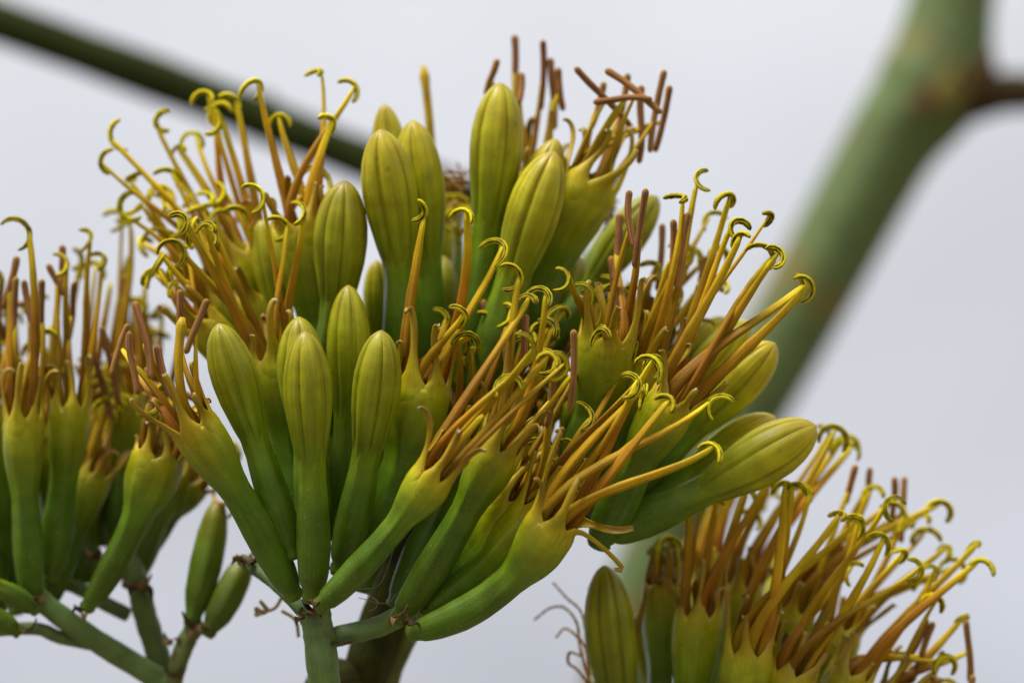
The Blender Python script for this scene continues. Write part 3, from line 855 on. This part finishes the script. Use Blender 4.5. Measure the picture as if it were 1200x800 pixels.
flower(C, (660, 600, .04), (735, 450, .035), 54, yel=.5, val=.85, neck=.6, fil=[('c', 790, 330, 240), ('c', 812, 296, 200), ('c', 770, 310, 220), ('n', 800, 350)], fval=.85)
flower(C, (520, 640, .012), (590, 500, .006), 52, yel=.5, val=.8, neck=.6, fil=[('c', 650, 380, 220), ('c', 628, 396, 200), ('n', 640, 420), ('c', 662, 360, 240)], fval=.85)
flower(C, (360, 560, .05), (300, 350, .045), 56, bend=4, yel=.6, val=.9, neck=.55, fil=[('c', 236, 244, 240), ('c', 250, 250, 300), ('c', 212, 262, 200), ('c', 190, 268, 260), ('c', 262, 222, 200), ('c', 284, 246, 220)], fval=1.2)
flower(C, (350, 560, .055), (255, 350, .05), 50, bend=6, yel=.7, val=.95, neck=.55, fil=[('c', 150, 210, 20), ('c', 166, 240, 200), ('c', 200, 200, 240), ('c', 142, 250, 30)], fval=1.3)
bud(C, (424, 694, .014), (476, 420, .024), 50, bend=4, yel=.3, val=.8, neck=.5)
bud(C, (410, 690, .02), (430, 420, .03), 48, bend=4, yel=.3, val=.8, neck=.5)
flower(C, (462, 712, .014), (545, 520, .016), 52, bend=3, yel=.4, val=.8, neck=.62, fil=[('c', 600, 360, 220), ('c', 575, 372, 200), ('r', 590, 390, 600, 460)], fval=.85)
flower(C, (500, 722, .006), (585, 606, .004), 54, bend=4, yel=.5, val=1.15, neck=.55, ow=.85, fil=[('n', 640, 520), ('c', 655, 470, 200)], fval=.9, teplen=40)
flower(C, (520, 700, .03), (600, 560, .03), 54, bend=4, yel=.4, val=.9, neck=.6, fil=[('r', 650, 470, 640, 540), ('c', 662, 440, 240)], fval=.8)
# fillers deeper inside the cluster, seen through gaps
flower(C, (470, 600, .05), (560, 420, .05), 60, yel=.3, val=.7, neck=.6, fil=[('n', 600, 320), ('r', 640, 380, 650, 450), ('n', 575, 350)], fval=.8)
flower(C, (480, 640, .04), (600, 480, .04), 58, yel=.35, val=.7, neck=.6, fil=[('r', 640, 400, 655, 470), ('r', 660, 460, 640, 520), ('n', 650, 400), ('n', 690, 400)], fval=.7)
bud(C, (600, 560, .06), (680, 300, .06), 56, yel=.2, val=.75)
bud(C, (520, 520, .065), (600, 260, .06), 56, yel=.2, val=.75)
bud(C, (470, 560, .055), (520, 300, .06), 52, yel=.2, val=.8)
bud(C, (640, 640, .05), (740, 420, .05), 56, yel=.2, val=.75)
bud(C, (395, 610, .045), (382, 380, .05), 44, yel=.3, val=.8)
# joints
bracts(C, 366, 716, -.010, 7, 13)
bracts(C, 372, 706, -.016, 4, 14)
bracts(C, 356, 724, -.004, 3, 16)
bracts(C, 466, 724, -.010, 6, 11)
bracts(C, 482, 732, -.016, 4, 10)
bracts(C, 390, 668, .006, 4, 14)
bracts(C, 704, 622, .004, 4, 12)
bracts(C, 288, 658, .018, 8, 14)
bracts(C, 400, 752, -.004, 2, 12)
for pts in ([(430, 696, -.004), (442, 704, -.004), (440, 712, -.004), (432, 716, -.004)], [(420, 690, 0), (445, 684, 0), (462, 640, 0), (470, 600, 0)], [(420, 700, -.002), (452, 706, 0), (470, 690, 0)]):
    fine_thread(C, pts, .8)
for st in ([(316, 716), (305, 704), (312, 716), (298, 720)], [(330, 700), (322, 712), (308, 716), (300, 712), (302, 722)], [(330, 715), (346, 726), (350, 746)]):
    fine_thread(C, [(a, b, .03) for a, b in st], 4.5, 'withered_filament', (.34, .22, .10))

# ------------------------------------------------------------------ left cluster
D = empty('flower_cluster', P(200, 800, .05), 'smaller agave flower cluster with slim green stems and brown anthers beside the big central one', 'flower cluster')
stem(D, [(560, 1650, .85, 40), (240, 1000, .2, 34), (196, 850, .07, 32), (196, 806, .052, 30), (184, 794, .05, 29), (120, 755, .045, 28), (72, 722, .042, 27), (44, 700, .042, 24)], STEMG)
stem(D, [(198, 812, .055, 26), (186, 770, .055, 30), (170, 720, .055, 30), (160, 676, .055, 28), (150, 640, .06, 24)], ((.09, .13, .03), (.10, .15, .03)), name='stem_fork')
stem(D, [(200, 815, .05, 20), (208, 780, .048, 22), (218, 752, .048, 23), (228, 735, .048, 22)], ((.16, .18, .05), (.15, .19, .05)), name='stem_fork')
stem(D, [(120, 756, .05, 18), (70, 746, .045, 17), (40, 736, .042, 16), (-30, 740, .04, 16)], STEMG, name='stem_fork')
stem(D, [(150, 720, .058, 18), (120, 705, .06, 18), (90, 688, .06, 17), (60, 680, .06, 16)], ((.09, .13, .03), (.10, .15, .03)), name='stem_fork')
flower(D, (38, 706, .038), (28, 492, .030), 50, bend=-3, yel=.6, val=.9, neck=.56, ow=.92,
       tep=[(8, 430, .026), (46, 440, .026), (24, 424, .022)],
       fil=[('r', 19, 324, 18, 420), ('r', 28, 328, 42, 398), ('r', 49, 327, 49, 410), ('c', 33, 268, 200), ('r', 20, 300, 4, 360), ('n', 46, 390)], fw=(12, 7), fval=.88)
flower(D, (58, 680, .046), (82, 478, .040), 52, bend=3, yel=.6, val=.9, neck=.56, ow=.95,
       tep=[(60, 430, .034), (98, 418, .036), (78, 420, .034)],
       fil=[('c', 107, 278, 200), ('c', 121, 300, 215), ('c', 78, 305, 200), ('r', 73, 287, 76, 338), ('r', 56, 309, 75, 346), ('r', 88, 330, 80, 400)], fw=(13, 7), fval=.92)
flower(D, (-4, 690, .05), (-4, 484, .05), 52, yel=.6, val=.85, neck=.56, fil=[('r', 2, 330, -2, 410), ('c', -4, 318), ('n', 20, 420), ('r', 10, 350, 12, 430)], fval=.85)
flower(D, (100, 714, .036), (186, 532, .026), 66, bend=9, yel=.55, val=.88, neck=.60, ow=.62,
       tep=[(176, 496, .02), (196, 500, .02), (160, 512, .026)],
       fil=[('n', 186, 470), ('r', 172, 430, 180, 500), ('n', 200, 470), ('n', 192, 450)], teplen=40, fval=.8)
flower(D, (122, 640, .08), (120, 476, .08), 44, yel=.55, val=.85, neck=.5, fil=[('r', 106, 406, 131, 490, {'z': -.03}), ('r', 118, 382, 139, 476, {'z': -.03}), ('c', 144, 252, 200), ('n', 150, 300), ('n', 130, 330)], fval=.95)
flower(D, (136, 640, .075), (150, 470, .075), 46, yel=.55, val=.8, neck=.5, fil=[('c', 152, 258, 200), ('n', 158, 350), ('n', 170, 330), ('r', 152, 388, 160, 460)], fval=.95)
flower(D, (160, 660, .065), (226, 566, .062), 44, bend=-4, yel=.2, val=.75, neck=.6, fil=[('n', 250, 520)], nteps=4, teplen=30)
flower(D, (14, 690, .055), (24, 540, .062), 48, yel=.45, val=.75, neck=.5)
flower(D, (90, 690, .07), (98, 570, .07), 40, yel=.6, val=.9, neck=.5, teplen=30)
bud(D, (110, 690, .07), (100, 560, .075), 30, yel=.5, val=.85)
bud(D, (0, 716, .045), (-34, 560, .04), 40, yel=.3, val=.8)
dry_flower(D, 256, 588, .052, 42, (223, 734, .046), [[(256, 592), (250, 580), (254, 568), (262, 560)], [(258, 590), (266, 590), (272, 598), (268, 606)]])
dry_flower(D, 289, 652, .05, 40, (241, 745, .044), [[(288, 656), (296, 648), (300, 640)]])
flower(D, (70, 690, .07), (50, 500, .075), 46, yel=.55, val=.85, neck=.5, fil=[('n', 60, 380), ('c', 95, 300, 200), ('r', 40, 350, 36, 420)], fval=.9)
flower(D, (150, 660, .085), (176, 500, .085), 44, yel=.5, val=.8, neck=.5, fil=[('n', 180, 390), ('n', 165, 370), ('c', 190, 360)], fval=.9)
flower(D, (140, 680, .08), (140, 560, .085), 42, yel=.3, val=.8, neck=.6, fil=[('n', 150, 480)], fval=.8)
bud(D, (20, 720, .06), (-10, 540, .07), 42, yel=.3, val=.8)
bud(D, (44, 716, .034), (-60, 668, .02), 34, bend=6, yel=.2, val=.85, neck=.5)
bud(D, (24, 742, .036), (-90, 690, .03), 34, bend=6, yel=.2, val=.85, neck=.5)
flower(D, (50, 716, .05), (110, 560, .055), 44, yel=.4, val=.8, neck=.6, fil=[('n', 130, 450)], fval=.9)
flower(D, (150, 690, .06), (206, 560, .06), 42, yel=.3, val=.75, neck=.6, fil=[('n', 220, 480)], fval=.9)
for (x, y, z, k, s) in ((42, 706, .034, 5, 14), (98, 716, .036, 5, 12), (160, 690, .046, 7, 20), (232, 738, .042, 6, 16), (202, 752, .046, 3, 12), (30, 738, .036, 3, 12), (112, 654, .06, 5, 14), (205, 792, .046, 4, 12)):
    bracts(D, x, y, z, k, s)

# ------------------------------------------------------------------ right cluster
E = empty('flower_cluster', P(840, 1000, .054), 'agave flower cluster with dense fan of orange filaments and one olive bud', 'flower cluster')
stem(E, [(600, 1560, .85, 44), (700, 1300, .5, 44), (815, 1080, .12, 40), (845, 990, .054, 40), (860, 960, .046, 36)], STEMG)
for a in ((860, 965, 740, 925), (855, 970, 800, 920), (860, 965, 900, 920), (862, 968, 960, 915), (862, 970, 1030, 905)):
    stem(E, [(a[0], a[1], .046, 24), ((a[0] + a[2]) / 2, (a[1] + a[3]) / 2 + 6, .046, 22), (a[2], a[3], .046, 22)], name='stem_fork')
bud(E, (752, 985, .028), (708, 662, .026), 62, bend=-4, yel=.35, val=.78, neck=.42)
flower(E, (770, 960, .050), (776, 688, .046), 46, yel=.62, val=.9, neck=.62, nteps=6, tep=[(752, 742, .039), (766, 648, .046), (796, 642, .046), (788, 640, .051)], fil=[('n', 770, 640), ('n', 784, 630)], fval=.7, teplen=46)
flower(E, (800, 960, .038), (818, 722, .032), 60, yel=.5, val=.95, neck=.55, tep=[(800, 686, .028), (823, 654, .028), (838, 690, .028)],
       fil=[('n', 822, 590, {'w': 1.1}), ('c', 843, 560, 200), ('c', 876, 572, 240), ('c', 806, 575, 200), ('n', 836, 640), ('c', 900, 560, 240)], fw=(15, 8), fval=1.1)
flower(E, (850, 970, .028), (878, 768, .022), 66, yel=.62, val=.9, neck=.55, tep=[(851, 690, .018), (912, 716, .018), (880, 700, .020)],
       fil=[('c', 920, 566, 260), ('c', 929, 568, 280), ('c', 950, 574, 215), ('c', 985, 600, 215), ('c', 980, 500, 250, {'z': .02}), ('c', 1006, 606, 230)], fw=(16, 8), fval=1.1)
flower(E, (880, 980, .028), (930, 790, .022), 62, yel=.7, val=.9, neck=.55, tep=[(968, 764, .018), (940, 740, .018), (900, 750, .018)],
       fil=[('c', 1007, 606, 230), ('c', 1036, 628, 230), ('c', 1060, 645, 220), ('c', 1080, 662, 200), ('c', 1042, 584, 300), ('n', 1000, 660)], fw=(15, 8), fval=1.1)
flower(E, (910, 980, .036), (996, 790, .031), 60, yel=.7, val=.95, neck=.55, tep=[(1022, 777, .025), (1000, 740, .026), (1040, 762, .032)],
       fil=[('c', 1097, 666, 215), ('c', 1147, 634, 240), ('c', 1149, 655, 260), ('r', 1086, 723, 1052, 792), ('r', 1094, 728, 1068, 800), ('c', 1114, 770, 240)], fw=(14, 7.5), fval=1.1)
flower(E, (880, 960, .057), (930, 720, .057), 56, yel=.5, val=.9, neck=.55,
       fil=[('r', 1020, 547, 1011, 598), ('r', 1003, 544, 990, 590), ('c', 1080, 602, 260), ('c', 1104, 588, 260), ('r', 1060, 558, 1056, 636), ('r', 1048, 558, 1044, 610)], fw=(14, 7.5), fval=1.12)
flower(E, (850, 950, .061), (870, 690, .061), 54, yel=.6, val=.95, neck=.55,
       fil=[('c', 988, 512, 280), ('c', 1000, 520, 240), ('c', 972, 508, 200), ('n', 930, 570), ('c', 905, 556), ('n', 880, 600)], fw=(14, 7.5), fval=1.12)
flower(E, (840, 950, .1), (830, 680, .1), 50, yel=.6, val=.95, neck=.55,
       fil=[('n', 800, 600), ('c', 860, 560), ('n', 842, 590), ('c', 900, 580), ('c', 880, 545)], fw=(14, 7.5), fval=1.12)
flower(E, (920, 960, .054), (985, 740, .054), 54, yel=.6, val=.9, neck=.55,
       fil=[('c', 1110, 640, 240), ('c', 1086, 620), ('c', 1060, 600, 200), ('c', 1022, 570), ('c', 1128, 660), ('n', 1080, 680)], fw=(14, 7.5), fval=1.12)
flower(E, (930, 990, .039), (1050, 820, .036), 56, yel=.6, val=.9, neck=.55,
       fil=[('r', 1106, 762, 1080, 820), ('c', 1100, 700, 230), ('c', 1130, 720, 230), ('c', 1118, 800), ('r', 1140, 790, 1130, 850)], fw=(14, 7.5), fval=1.12)
bud(E, (880, 930, .064), (905, 640, .1), 44, yel=.5, val=1.0)
bud(E, (830, 960, .061), (745, 720, .061), 36, yel=.3, val=.9)
dry_flower(E, 690, 800, .05, 38, (740, 960, .05), [[(690, 800), (680, 760), (676, 730), (662, 712), (645, 712), (626, 726)], [(690, 790), (686, 740), (680, 715), (664, 700), (648, 682)],
           [(690, 790), (686, 760), (676, 745), (662, 736), (652, 746)], [(688, 800), (676, 784), (666, 776), (668, 764), (680, 768)], [(694, 790), (700, 740), (694, 700), (690, 690)]], sw=.8, sc=1.2)
